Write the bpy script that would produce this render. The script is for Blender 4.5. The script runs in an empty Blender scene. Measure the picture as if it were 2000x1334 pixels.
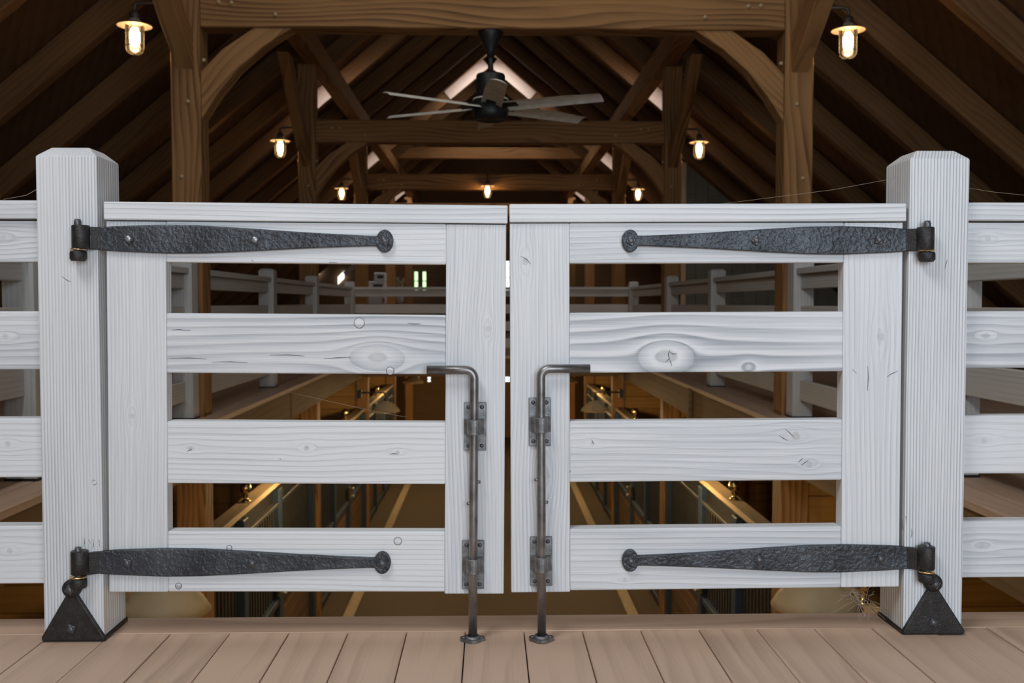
import bpy, bmesh, math, random
from mathutils import Vector, Matrix
random.seed(7)
PI = math.pi
scene = bpy.context.scene
COL = scene.collection

# ------------------------------------------------------------------ camera
cam_d = bpy.data.cameras.new('camera')
cam_d.sensor_width = 36.0
cam_d.lens = 1920.0 / 2000.0 * 36.0
cam_d.clip_start = 0.02
cam_d.clip_end = 200
cam_d.dof.use_dof = True
cam_d.dof.focus_distance = 2.40
cam_d.dof.aperture_fstop = 6.3
cam = bpy.data.objects.new('camera', cam_d)
cam.location = (-0.0135, 0, 0.82)
cam.rotation_euler = (math.radians(90 - 2.24), 0, math.radians(-1.30))
COL.objects.link(cam)
scene.camera = cam

# ------------------------------------------------------------------ world, daylight, exposure
world = bpy.data.worlds.new('overcast_sky')
world.use_nodes = True
world.node_tree.nodes['Background'].inputs[0].default_value = (0.72, 0.84, 1.0, 1)
world.node_tree.nodes['Background'].inputs[1].default_value = 1.2
scene.world = world


def area_light(name, loc, rot, sx, sy, power, color):
    d = bpy.data.lights.new(name, 'AREA')
    d.shape = 'RECTANGLE'
    d.size, d.size_y, d.energy, d.color = sx, sy, power, color
    o = bpy.data.objects.new(name, d)
    o.location, o.rotation_euler = loc, rot
    COL.objects.link(o)
    return o


# daylight entering through the big loft window in the gable wall behind the camera
area_light('loft_window_daylight', (1.25, -2.72, 1.75), (math.radians(90), 0, 0), 3.3, 2.3, 140, (0.74, 0.88, 1.0))
# daylight through the roof window above the near loft, left of the camera
area_light('roof_window_daylight', (-1.75, -0.2, 4.22), (0, math.radians(-40), 0), 1.1, 2.2, 125, (0.95, 0.98, 1.0))
# unseen pair of fill lights added over the open aisle to raise the ambient
for _s in (-1, 1):
    area_light('aisle_ambient_fill', (_s * 1.3, 4.6, 4.58), (0, math.radians(_s * 40), 0), 1.1, 2.2, 17, (1.0, 0.96, 0.90))
scene.view_settings.view_transform = 'Standard'
scene.view_settings.look = 'None'
scene.view_settings.gamma = 1
scene.view_settings.use_curve_mapping = False
scene.view_settings.exposure = 0.0
scene.cycles.use_denoising = True
try:
    scene.cycles.denoiser = 'OPENIMAGEDENOISE'
except Exception:
    pass
scene.cycles.use_adaptive_sampling = True
scene.cycles.adaptive_threshold = 0.03
scene.cycles.max_bounces = 6
scene.cycles.diffuse_bounces = 3
scene.cycles.transparent_max_bounces = 8
scene.cycles.caustics_reflective = False
scene.cycles.caustics_refractive = False
scene.cycles.sample_clamp_indirect = 4.0

# ------------------------------------------------------------------ materials
def nt(name):
    m = bpy.data.materials.new(name)
    m.use_nodes = True
    t = m.node_tree
    t.nodes.clear()
    out = t.nodes.new('ShaderNodeOutputMaterial')
    b = t.nodes.new('ShaderNodeBsdfPrincipled')
    t.links.new(b.outputs[0], out.inputs[0])
    return m, t, b


class N:
    """small node helper"""
    def __init__(s, t):
        s.t = t

    def put(s, sock, v):
        if isinstance(v, bpy.types.NodeSocket):
            s.t.links.new(v, sock)
        else:
            sock.default_value = v

    def math(s, op, a, b=0.0, c=None):
        n = s.t.nodes.new('ShaderNodeMath')
        n.operation = op
        s.put(n.inputs[0], a)
        s.put(n.inputs[1], b)
        if c is not None:
            s.put(n.inputs[2], c)
        return n.outputs[0]

    def noise(s, vec, scale, detail=2.0, rough=0.5):
        n = s.t.nodes.new('ShaderNodeTexNoise')
        s.put(n.inputs['Vector'], vec)
        n.inputs['Scale'].default_value = scale
        n.inputs['Detail'].default_value = detail
        n.inputs['Roughness'].default_value = rough
        return n.outputs['Fac']

    def mapping(s, vec, scale, loc=(0, 0, 0)):
        n = s.t.nodes.new('ShaderNodeMapping')
        s.put(n.inputs['Vector'], vec)
        n.inputs['Scale'].default_value = scale
        n.inputs['Location'].default_value = loc
        return n.outputs[0]

    def mix(s, f, a, b):
        n = s.t.nodes.new('ShaderNodeMix')
        n.data_type = 'RGBA'
        s.put(n.inputs[0], f)
        s.put(n.inputs[6], a)
        s.put(n.inputs[7], b)
        return n.outputs[2]

    def ramp(s, f, p0, p1):
        n = s.t.nodes.new('ShaderNodeMapRange')
        s.put(n.inputs[0], f)
        n.inputs[1].default_value = p0
        n.inputs[2].default_value = p1
        return n.outputs[0]

    def bump(s, h, strength, dist):
        n = s.t.nodes.new('ShaderNodeBump')
        n.inputs['Strength'].default_value = strength
        n.inputs['Distance'].default_value = dist
        s.put(n.inputs['Height'], h)
        return n.outputs[0]


def rgba(c):
    return (c[0], c[1], c[2], 1.0)


def wood(name, light, dark, freq=300.0, warp=0.02, gmix=0.5, bump=0.4, rough=0.7, knots=(), tone=0.25, knot_col=None,
         along=1.2, across=5.0, sharp=1.5, spec=0.3):
    """Sawn timber: growth rings run along local X and flow around knots (x, z, radius, streamline stretch)."""
    m, t, b = nt(name)
    k = N(t)
    tc = t.nodes.new('ShaderNodeTexCoord').outputs['Object']
    sep = t.nodes.new('ShaderNodeSeparateXYZ')
    t.links.new(tc, sep.inputs[0])
    X, Y, Z = sep.outputs
    info = t.nodes.new('ShaderNodeObjectInfo')
    rnd = info.outputs['Random']
    off = t.nodes.new('ShaderNodeVectorMath')
    off.operation = 'SCALE'
    off.inputs[0].default_value = (17.3, 9.1, 13.7)
    k.put(off.inputs['Scale'], rnd)
    add = t.nodes.new('ShaderNodeVectorMath')
    add.operation = 'ADD'
    t.links.new(tc, add.inputs[0])
    t.links.new(off.outputs[0], add.inputs[1])
    vec = add.outputs[0]
    low = k.noise(k.mapping(vec, (along, across, across)), 1.0, 1.0)
    v = k.math('ADD', Z, k.math('MULTIPLY', Y, 0.55))
    hole = wn_ = None
    for (kx, kz, kr, ks) in knots:
        dx = k.math('DIVIDE', k.math('SUBTRACT', X, kx), ks)
        dz = k.math('SUBTRACT', Z, kz)
        rho2 = k.math('ADD', k.math('MULTIPLY', dx, dx), k.math('MULTIPLY', dz, dz))
        fac = k.math('DIVIDE', kr * kr, k.math('MAXIMUM', rho2, kr * kr * 0.3))
        v = k.math('SUBTRACT', v, k.math('MULTIPLY', dz, fac))
        core = k.math('LESS_THAN', rho2, kr * kr)
        v = k.math('ADD', k.math('MULTIPLY', v, k.math('SUBTRACT', 1.0, core)),
                   k.math('MULTIPLY', k.math('SQRT', rho2), k.math('MULTIPLY', core, 0.8)))
        # the knot itself: true circle
        dx1 = k.math('SUBTRACT', X, kx)
        rr = k.math('SQRT', k.math('ADD', k.math('MULTIPLY', dx1, dx1), k.math('MULTIPLY', dz, dz)))
        if wn_ is None:
            wn_ = k.noise(k.mapping(vec, (60, 60, 60)), 1.0, 1.0)
        wob = k.math('MULTIPLY', k.math('SUBTRACT', wn_, 0.5), kr * 0.5)
        inside = k.ramp(k.math('ADD', rr, wob), kr * 0.72, kr * 0.45)
        hole = inside if hole is None else k.math('MAXIMUM', hole, inside)
    v = k.math('ADD', v, k.math('MULTIPLY', k.math('SUBTRACT', low, 0.5), warp))
    ph = k.math('ADD', k.math('MULTIPLY', v, freq), k.math('MULTIPLY', rnd, 40.0))
    saw = k.math('FRACT', k.math('MULTIPLY', ph, 0.15915))
    grain = k.math('MULTIPLY', k.ramp(saw, 0.05, 0.80), k.ramp(saw, 1.0, 0.86))
    grain = k.math('POWER', grain, sharp)
    fine = k.noise(k.mapping(vec, (4.0, 260.0, 260.0)), 1.0, 1.0, 0.6)
    blotch = k.noise(k.mapping(vec, (1.6, 9.0, 9.0)), 1.0, 2.0)
    # amount of visible grain varies over the board
    amt = k.ramp(k.noise(k.mapping(vec, (1.1, 7.0, 7.0), (3.1, 1.7, 5.0)), 1.0, 1.0), 0.3, 0.7)
    f = k.math('MULTIPLY', k.math('MULTIPLY', grain, gmix), k.math('ADD', k.math('MULTIPLY', amt, 0.7), 0.3))
    f = k.math('ADD', f, k.math('MULTIPLY', k.math('SUBTRACT', fine, 0.45), 0.55))
    f = k.math('ADD', f, k.math('MULTIPLY', k.math('SUBTRACT', blotch, 0.5), tone * 2))
    f = k.math('ADD', f, k.math('MULTIPLY', k.math('SUBTRACT', rnd, 0.5), tone))
    f = k.math('MAXIMUM', k.math('MINIMUM', f, 1.0), 0.0)
    col = k.mix(f, rgba(light), rgba(dark))
    if hole is not None:
        kc = knot_col or tuple(0.5 * (a + c) for a, c in zip(light, dark))
        col = k.mix(k.math('MULTIPLY', hole, 0.55), col, rgba(kc))
    k.put(b.inputs['Base Color'], col)
    b.inputs['Roughness'].default_value = rough
    b.inputs['Specular IOR Level'].default_value = spec
    if bump >= 0.4:
        h = k.math('ADD', k.math('MULTIPLY', grain, -0.6), k.math('MULTIPLY', fine, -0.5))
        k.put(b.inputs['Normal'], k.bump(h, bump, 0.0015))
    return m


WHITE_L, WHITE_D = (0.77, 0.775, 0.785), (0.27, 0.295, 0.335)
_wc = [0]


def white(knots=(), **kw):
    _wc[0] += 1
    a = dict(freq=420.0, warp=0.05, gmix=0.58, bump=0.6, rough=0.62, tone=0.28)
    a.update(kw)
    return wood('whitewashed_board_%d' % _wc[0], WHITE_L, WHITE_D, knots=knots, **a)


M = {}
M['white'] = white()
M['white_post'] = white(freq=820.0, warp=0.010, gmix=0.66, bump=1.0, sharp=2.4, tone=0.18)
M['white_stile'] = white(freq=900.0, warp=0.02, gmix=0.30, bump=0.4, tone=0.14)
M['white_cap'] = white(freq=520.0, warp=0.03, gmix=0.4)
M['fence_far'] = wood('weathered_rail', (0.66, 0.65, 0.63), (0.40, 0.39, 0.38), freq=260, warp=0.03, bump=0.2)
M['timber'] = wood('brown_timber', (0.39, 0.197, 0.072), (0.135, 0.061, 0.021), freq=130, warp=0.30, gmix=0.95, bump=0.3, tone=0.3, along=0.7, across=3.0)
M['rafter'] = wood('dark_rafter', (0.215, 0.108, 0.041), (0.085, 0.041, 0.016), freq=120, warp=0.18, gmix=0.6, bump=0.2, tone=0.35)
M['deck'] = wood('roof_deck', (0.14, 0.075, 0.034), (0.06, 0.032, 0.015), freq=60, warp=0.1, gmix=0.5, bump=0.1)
M['plank'] = wood('floor_plank', (0.66, 0.46, 0.335), (0.38, 0.255, 0.18), freq=170, warp=0.10, gmix=0.45, bump=0.15, rough=0.55, tone=0.34, spec=0.4)
M['fascia'] = wood('fascia_board', (0.26, 0.16, 0.08), (0.13, 0.075, 0.035), freq=90, warp=0.1, gmix=0.5, bump=0.2)
M['golden'] = wood('golden_board', (0.46, 0.26, 0.09), (0.25, 0.125, 0.04), freq=90, warp=0.12, gmix=0.5, bump=0.2)
M['cap_wood'] = wood('stall_cap_wood', (0.60, 0.44, 0.27), (0.40, 0.28, 0.17), freq=120, warp=0.08, gmix=0.4, bump=0.2)
M['wallboard'] = wood('grey_wallboard', (0.20, 0.19, 0.15), (0.11, 0.10, 0.08), freq=120, warp=0.06, gmix=0.5, bump=0.3)
M['pale_liner'] = wood('pale_liner', (0.62, 0.52, 0.46), (0.50, 0.40, 0.34), freq=80, gmix=0.3, bump=0.1)
M['lower_wood'] = wood('lower_wood', (0.24, 0.14, 0.07), (0.13, 0.075, 0.035), freq=80, warp=0.1, gmix=0.5, bump=0.1)


M['stall_board'] = wood('stall_board', (0.15, 0.085, 0.045), (0.07, 0.04, 0.022), freq=90, gmix=0.5, bump=0.1)


def plain(name, col, rough=0.5, metal=0.0, var=0.0, scale=20.0, bump=0.0, bscale=80.0, bdist=0.002, spec=0.5, worn=None):
    m, t, b = nt(name)
    k = N(t)
    tc = t.nodes.new('ShaderNodeTexCoord').outputs['Object']
    c = rgba(col)
    if var:
        f = k.ramp(k.noise(tc, scale, 3.0), 0.3, 0.7)
        c = k.mix(f, rgba([x * (1 - var) for x in col]), rgba([min(1, x * (1 + var)) for x in col]))
    if worn:
        f = k.ramp(k.noise(tc, 160.0, 3.0, 0.7), 0.60, 0.72)
        c = k.mix(k.math('MULTIPLY', f, 0.5), c, rgba(worn))
    k.put(b.inputs['Base Color'], c)
    b.inputs['Roughness'].default_value = rough
    b.inputs['Metallic'].default_value = metal
    b.inputs['Specular IOR Level'].default_value = spec
    if bump:
        h = k.noise(tc, bscale, 3.0, 0.6)
        k.put(b.inputs['Normal'], k.bump(h, bump, bdist))
    return m


def hammered():
    m, t, b = nt('hammered_black_iron')
    k = N(t)
    tc = t.nodes.new('ShaderNodeTexCoord').outputs['Object']
    warp = t.nodes.new('ShaderNodeTexNoise')
    k.put(warp.inputs['Vector'], tc)
    warp.inputs['Scale'].default_value = 60
    wv = t.nodes.new('ShaderNodeVectorMath')
    wv.operation = 'MULTIPLY_ADD'
    t.links.new(warp.outputs['Color'], wv.inputs[0])
    wv.inputs[1].default_value = (0.02, 0.02, 0.02)
    t.links.new(tc, wv.inputs[2])
    vor = t.nodes.new('ShaderNodeTexVoronoi')
    vor.feature = 'SMOOTH_F1'
    t.links.new(wv.outputs[0], vor.inputs['Vector'])
    vor.inputs['Scale'].default_value = 110
    h = k.math('ADD', vor.outputs['Distance'], k.math('MULTIPLY', k.noise(tc, 300.0, 2.0), 0.4))
    f = k.ramp(k.noise(tc, 9.0, 3.0), 0.35, 0.7)
    c = k.mix(f, (0.035, 0.038, 0.044, 1), (0.085, 0.092, 0.105, 1))
    speck = k.ramp(k.noise(tc, 380.0, 1.0), 0.73, 0.80)
    c = k.mix(k.math('MULTIPLY', speck, 0.45), c, (0.35, 0.33, 0.30, 1))
    k.put(b.inputs['Base Color'], c)
    b.inputs['Metallic'].default_value = 0.35
    b.inputs['Roughness'].default_value = 0.40
    k.put(b.inputs['Normal'], k.bump(h, 0.9, 0.003))
    return m


M['iron'] = hammered()
M['iron_dark'] = plain('black_iron', (0.034, 0.031, 0.030), 0.45, 0.4, 0.3, 40, 0.7, 220, 0.002, worn=(0.16, 0.12, 0.08))
M['bolt'] = plain('bolt_head', (0.12, 0.12, 0.13), 0.42, 0.6, 0.3, 60, 0.3, 200)
M['bright_bolt'] = plain('worn_bolt_head', (0.36, 0.38, 0.40), 0.4, 0.6, 0.2, 60)
M['steel'] = plain('dark_bare_steel', (0.24, 0.23, 0.225), 0.38, 0.85, 0.35, 25, 0.2, 300, 0.0008)
M['cast'] = plain('cast_steel', (0.22, 0.22, 0.22), 0.5, 0.75, 0.35, 60, 0.5, 260, 0.001)
M['worn_brass'] = plain('worn_brass', (0.75, 0.52, 0.25), 0.3, 0.9, 0.2)
M['black'] = plain('matt_black', (0.012, 0.012, 0.012), 0.45, 0.0, 0.2)
M['blade'] = plain('fan_blade', (0.88, 0.84, 0.74), 0.5, 0.0, 0.15, 12)
M['lamp_metal'] = plain('lamp_metal', (0.10, 0.085, 0.07), 0.5, 0.6, 0.2)
M['hood'] = plain('lamp_hood', (0.45, 0.36, 0.28), 0.45, 0.3, 0.1)
M['shade_tan'] = plain('tan_shade', (0.50, 0.375, 0.215), 0.6, 0.0, 0.12, 6)
M['brass'] = plain('polished_brass', (0.62, 0.48, 0.22), 0.22, 1.0)
M['navy'] = plain('navy_steel', (0.036, 0.058, 0.095), 0.42, 0.2, 0.2)
M['charcoal'] = plain('charcoal_steel', (0.042, 0.043, 0.044), 0.45, 0.2, 0.2)
M['aisle'] = plain('aisle_pavers', (0.075, 0.052, 0.032), 0.75, 0, 0.3, 90, 0.3, 120)
M['curb'] = plain('pale_curb', (0.46, 0.37, 0.25), 0.7, 0, 0.12, 12)
M['peg'] = plain('oak_peg', (0.55, 0.40, 0.22), 0.6, 0, 0.15, 60)
M['plug'] = white(freq=700, gmix=0.6)
M['crack'] = plain('drying_check', (0.10, 0.10, 0.105), 0.8)
M['cobweb'] = plain('cobweb_silk', (0.42, 0.33, 0.24), 0.8)
M['white_plastic'] = plain('white_plastic', (0.72, 0.76, 0.82), 0.35, 0, 0.05)
M['dark_panel'] = plain('dark_panel', (0.03, 0.035, 0.045), 0.3)
M['red_print'] = plain('red_print', (0.5, 0.12, 0.10), 0.5)
M['ceramic'] = plain('pale_ceramic', (0.50, 0.50, 0.50), 0.35, 0, 0.2, 30)
M['dried'] = plain('dried_stems', (0.40, 0.36, 0.24), 0.8, 0, 0.3, 60)


def emit(name, col, strength):
    m, t, b = nt(name)
    b.inputs['Base Color'].default_value = (0, 0, 0, 1)
    b.inputs['Emission Color'].default_value = rgba(col)
    b.inputs['Emission Strength'].default_value = strength
    return m


M['bulb'] = emit('lit_bulb', (1.0, 0.66, 0.32), 45.0)
M['barn_bulb'] = emit('lit_barn_bulb', (1.0, 0.60, 0.22), 60.0)
M['sky_pane'] = emit('daylit_pane', (0.95, 1.0, 1.0), 2.0)
M['green_pane'] = emit('pane_with_trees', (0.62, 0.95, 0.50), 1.6)
M['skylight_pane'] = emit('skylight_pane', (1.0, 0.92, 0.88), 12.0)


def clear_glass():
    m, t, b = nt('clear_glass')
    out = [n for n in t.nodes if n.type == 'OUTPUT_MATERIAL'][0]
    t.nodes.remove(b)
    tr = t.nodes.new('ShaderNodeBsdfTransparent')
    tr.inputs[0].default_value = (1, 0.95, 0.88, 1)
    gl = t.nodes.new('ShaderNodeBsdfGlossy')
    gl.inputs['Roughness'].default_value = 0.08
    mx = t.nodes.new('ShaderNodeMixShader')
    fr = t.nodes.new('ShaderNodeFresnel')
    t.links.new(fr.outputs[0], mx.inputs[0])
    t.links.new(tr.outputs[0], mx.inputs[1])
    t.links.new(gl.outputs[0], mx.inputs[2])
    t.links.new(mx.outputs[0], out.inputs[0])
    return m


M['glass'] = clear_glass()

# ------------------------------------------------------------------ mesh helpers
CACHE = {}
DM = {}


def bm_mesh(bm, name, smooth=False):
    bmesh.ops.recalc_face_normals(bm, faces=bm.faces)
    me = bpy.data.meshes.new(name)
    if smooth:
        for f in bm.faces:
            f.smooth = True
    bm.to_mesh(me)
    bm.free()
    return me


def box_mesh(lx, ly, lz, bev=0.0, seg=1):
    key = ('box', round(lx, 4), round(ly, 4), round(lz, 4), round(bev, 5), seg)
    if key not in CACHE:
        bm = bmesh.new()
        bmesh.ops.create_cube(bm, size=1.0)
        bmesh.ops.scale(bm, vec=(lx, ly, lz), verts=bm.verts)
        if bev:
            bmesh.ops.bevel(bm, geom=list(bm.edges), offset=bev, segments=seg, profile=0.5, affect='EDGES')
        CACHE[key] = bm_mesh(bm, 'block')
    return CACHE[key]


def lathe_mesh(profile, segs=20, smooth=True, key=None):
    k = ('lathe', tuple(profile), segs)
    if k in CACHE:
        return CACHE[k]
    bm = bmesh.new()
    rings = []
    for r, z in profile:
        if r < 1e-6:
            rings.append([bm.verts.new((0, 0, z))])
        else:
            rings.append([bm.verts.new((r * math.cos(2 * PI * i / segs), r * math.sin(2 * PI * i / segs), z)) for i in range(segs)])
    for a, b in zip(rings, rings[1:]):
        for i in range(segs):
            j = (i + 1) % segs
            if len(a) == 1 and len(b) == 1:
                continue
            if len(a) == 1:
                bm.faces.new((a[0], b[i], b[j]))
            elif len(b) == 1:
                bm.faces.new((a[i], b[0], a[j]))
            else:
                bm.faces.new((a[i], b[i], b[j], a[j]))
    CACHE[k] = bm_mesh(bm, 'turned', smooth)
    return CACHE[k]


def add_tube(bm, pts, r, segs=8):
    pts = [Vector(p) for p in pts]
    rings = []
    ref = None
    for i, p in enumerate(pts):
        d = (pts[min(i + 1, len(pts) - 1)] - pts[max(i - 1, 0)]).normalized()
        if ref is None:
            ref = d.orthogonal().normalized()
        ref = (ref - d * ref.dot(d)).normalized()
        q = d.cross(ref)
        rr = r[i] if isinstance(r, (list, tuple)) else r
        rings.append([bm.verts.new(p + (ref * math.cos(2 * PI * a / segs) + q * math.sin(2 * PI * a / segs)) * rr) for a in range(segs)])
    for a, b in zip(rings, rings[1:]):
        for i in range(segs):
            j = (i + 1) % segs
            bm.faces.new((a[i], a[j], b[j], b[i]))
    bm.faces.new(rings[0][::-1])
    bm.faces.new(rings[-1])


def tube_mesh(pts, r, segs=8):
    bm = bmesh.new()
    add_tube(bm, pts, r, segs)
    me = bm_mesh(bm, 'tube', True)
    return me


def prism_mesh(outline, thick, bev=0.0, seg=1):
    """outline in XZ, thickness along Y centred on 0"""
    bm = bmesh.new()
    f = bm.faces.new([bm.verts.new((x, -thick / 2, z)) for x, z in outline])
    r = bmesh.ops.extrude_face_region(bm, geom=[f])
    vs = [v for v in r['geom'] if isinstance(v, bmesh.types.BMVert)]
    bmesh.ops.translate(bm, vec=(0, thick, 0), verts=vs)
    if bev:
        front = [e for e in bm.edges if all(abs(v.co.y + thick / 2) < 1e-6 for v in e.verts)]
        bmesh.ops.bevel(bm, geom=front, offset=bev, segments=seg, profile=0.5, affect='EDGES')
    return bm_mesh(bm, 'plate')


def ob(name, me, mat, parent=None, mtx=None):
    o = bpy.data.objects.new(name, me)
    if me is not None and mat is not None and not me.materials:
        me.materials.append(mat)
    if me is not None and mat is not None:
        COL.objects.link(o)
        if me.materials[0] != mat:
            o.material_slots[0].link = 'OBJECT'
            o.material_slots[0].material = mat
    else:
        COL.objects.link(o)
    mtx = mtx if mtx is not None else Matrix.Identity(4)
    if parent is not None:
        o.parent = parent
        o.matrix_basis = DM[parent.name].inverted() @ mtx
    else:
        o.matrix_basis = mtx
    DM[o.name] = mtx
    return o


def T(x, y, z):
    return Matrix.Translation((x, y, z))


def frame(p0, p1, up):
    p0, p1, up = Vector(p0), Vector(p1), Vector(up)
    x = (p1 - p0).normalized()
    z = (up - x * up.dot(x)).normalized()
    y = z.cross(x)
    m = Matrix((x, y, z)).transposed().to_4x4()
    m.translation = (p0 + p1) / 2
    return m


def beam(name, p0, p1, w, t, mat, parent=None, up=None, bev=0.004, seg=1):
    """a board from p0 to p1; w is its size along 'up', t across"""
    d = Vector(p1) - Vector(p0)
    if up is None:
        up = (-1, 0, 0) if abs(d.normalized().z) > 0.9 else (0, 0, 1)
    return ob(name, box_mesh(d.length, t, w, bev, seg), mat, parent, frame(p0, p1, up))


def block(name, lo, hi, mat, parent=None, bev=0.0, seg=1):
    lo, hi = Vector(lo), Vector(hi)
    d, c = hi - lo, (hi + lo) / 2
    return ob(name, box_mesh(d.x, d.y, d.z, bev, seg), mat, parent, T(*c))


def root(name, label, cat, loc, group=None):
    o = ob(name, None, None, None, T(*loc))
    o.empty_display_size = 0.1
    tag(o, label, cat, group)
    return o


def tag(o, label, cat, group=None):
    o['label'] = label
    o['category'] = cat
    if group:
        o['group'] = group
    return o


def struct(o, label=None):
    o['kind'] = 'structure'
    if label:
        o['label'] = label
    return o


def stuff(o):
    o['kind'] = 'stuff'
    return o


# ------------------------------------------------------------------ setting
ZL = -3.15           # ground floor of the barn aisle
RU = 5.78            # height of the rafters' lower edge at the ridge
SL = 0.84            # roof slope
YF, YB = 29.0, -2.8  # far gable, gable behind the camera
XW = 6.55            # outer walls
EX = 1.95            # inner edge of the side lofts
YE = 2.555           # edge of the near loft
YC = 15.15           # edge of the far loft

# near loft floor: plank by plank
fl = struct(ob('floor', box_mesh(2 * XW, YE - YB - 0.02, 0.24), M['fascia'], None, T(0, (YE + YB) / 2 - 0.01, -0.16)),
            'pinkish brown plank floor of the near loft')
pitch = 0.1463
for i in range(-13, 14):
    xc = -0.0015 + pitch * i
    dz = random.uniform(-0.0012, 0.0012)
    beam('plank', (xc, YB + 0.05, -0.019 + dz), (xc, 2.430, -0.019 + dz), 0.038, pitch - 0.003, M['plank'], fl, bev=0.0015)
beam('nosing_board', (-2.2, 2.493, -0.019), (2.2, 2.493, -0.019), 0.038, 0.121, M['plank'], fl, bev=0.0015)
for s in (-1, 1):
    for j in range(20):
        xc = s * (1.98 + 0.073 + 0.22 * j)
        if abs(xc) < XW - 0.1:
            beam('plank', (xc, YB + 0.05, -0.02), (xc, 2.43, -0.02), 0.038, 0.215, M['plank'], fl, bev=0.0015)

for s, nm in ((-1, 'left'), (1, 'right')):
    EX = 1.95 if s < 0 else 1.985
    x0, x1 = sorted((s * (EX + 0.03), s * XW))
    f = struct(ob('floor_' + nm, box_mesh(x1 - x0, YF - YE, 0.25), M['lower_wood'], None, T((x0 + x1) / 2, (YF + YE) / 2, -0.17)),
               'loft walkway on the %s of the open aisle' % nm)
    for j in range(8):
        xc = s * (EX + 0.16 + 0.28 * j + 0.14)
        beam('plank', (xc, YE, -0.02), (xc, YF - 0.1, -0.02), 0.04, 0.277, M['plank'], f, bev=0.002)
    beam('nosing_board', (s * (EX + 0.075), YE, -0.02), (s * (EX + 0.075), YF - 0.1, -0.02), 0.04, 0.165, M['plank'], f, bev=0.004)
    beam('fascia_board', (s * (EX + 0.025), YE, -0.177), (s * (EX + 0.025), YC, -0.177), 0.27, 0.03, M['fascia'], f, up=(0, 0, 1), bev=0.003)
EX = 1.985
f = struct(ob('floor_far', box_mesh(2 * EX, YF - YC - 0.03, 0.25), M['lower_wood'], None, T(0, (YF + YC) / 2 + 0.015, -0.17)), 'loft floor at the far end of the opening')
beam('nosing_board', (-EX, YC + 0.07, -0.02), (EX, YC + 0.07, -0.02), 0.04, 0.165, M['plank'], f, bev=0.004)
beam('fascia_board', (-EX, YC + 0.02, -0.177), (EX, YC + 0.02, -0.177), 0.27, 0.03, M['fascia'], f, bev=0.003)
struct(ob('floor_lower', box_mesh(2 * XW, YF - YB, 0.1), M['aisle'], None, T(0, (YF + YB) / 2, ZL - 0.05)), 'dark brown paver floor of the stable aisle below')
struct(block('trim_1', (-1.87, 2.6, ZL), (-1.73, YF - 0.1, ZL + 0.04), M['curb'], None, 0.01), 'pale curb along the left stalls')
struct(block('trim_2', (1.73, 2.6, ZL), (1.87, YF - 0.1, ZL + 0.04), M['curb'], None, 0.01), 'pale curb along the right stalls')

# outer walls
for s, nm in ((-1, 'left'), (1, 'right')):
    x0, x1 = sorted((s * XW, s * (XW + 0.15)))
    struct(block('wall_' + nm, (x0, YB, ZL), (x1, YF, 0.6), M['lower_wood']), 'brown board outer wall on the %s' % nm)


def gable(name, y, holes, mat, label):
    """pentagon gable wall assembled from boards around rectangular openings"""
    bm = bmesh.new()
    top = RU + 0.5
    xs = sorted({-XW, XW} | {h[0] for h in holes} | {h[1] for h in holes} | {0.0})
    for a, b in zip(xs, xs[1:]):
        spans = sorted([(h[2], h[3]) for h in holes if h[0] <= a + 1e-6 and h[1] >= b - 1e-6])
        z = ZL
        for z0, z1 in spans + [(None, None)]:
            if z0 is None:
                za, zb = top - SL * abs(a), top - SL * abs(b)
            else:
                za = zb = z0
            q = [(a, z), (b, z), (b, zb), (a, za)]
            lo = [bm.verts.new((x, y - 0.06, zz)) for x, zz in q]
            hi = [bm.verts.new((x, y + 0.06, zz)) for x, zz in q]
            bm.faces.new(lo)
            bm.faces.new(hi[::-1])
            for i in range(4):
                bm.faces.new((lo[i], lo[(i + 1) % 4], hi[(i + 1) % 4], hi[i]))
            if z1 is not None:
                z = z1
    return struct(ob(name, bm_mesh(bm, name), mat), label)


gable('wall_back', YB, [(-0.45, 2.95, 0.55, 2.95)], M['lower_wood'], 'gable wall with the big loft window behind the camera')
FARW = [(-2.24, -2.10, 1.19, 1.74), (-2.00, -1.86, 1.19, 1.74), (0.31, 0.60, 1.10, 2.05), (-2.2, -2.08, -1.50, -1.36), (-1.86, -1.74, -1.50, -1.36), (0.31, 0.60, -1.50, -1.36)]
gable('wall_far', YF, FARW, M['lower_wood'], 'dark far gable wall with narrow windows')
wn = 1
for i, (a, b, z0, z1) in enumerate(FARW):
    w = struct(block('window_%d' % wn, (a, YF - 0.01, z0), (b, YF + 0.01, z1), M['green_pane'] if i < 2 else M['sky_pane']),
               'narrow bright window in the far gable')
    fw = 0.02
    block('window_frame', (a, YF - 0.04, z0), (a + fw, YF - 0.02, z1), M['rafter'], w)
    block('window_frame', (b - fw, YF - 0.04, z0), (b, YF - 0.02, z1), M['rafter'], w)
    block('window_bar', (a, YF - 0.04, (z0 + z1) / 2 - 0.012), (b, YF - 0.02, (z0 + z1) / 2 + 0.012), M['rafter'], w)
    wn += 1

# loft window behind the camera: frame and mullions
w = struct(block('window_%d' % wn, (-0.45, YB - 0.05, 0.50), (2.95, YB + 0.05, 0.55), M['white']), 'big loft window behind the camera')
wn += 1
block('window_frame', (-0.45, YB - 0.05, 2.95), (2.95, YB + 0.05, 3.0), M['white'], w)

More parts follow.
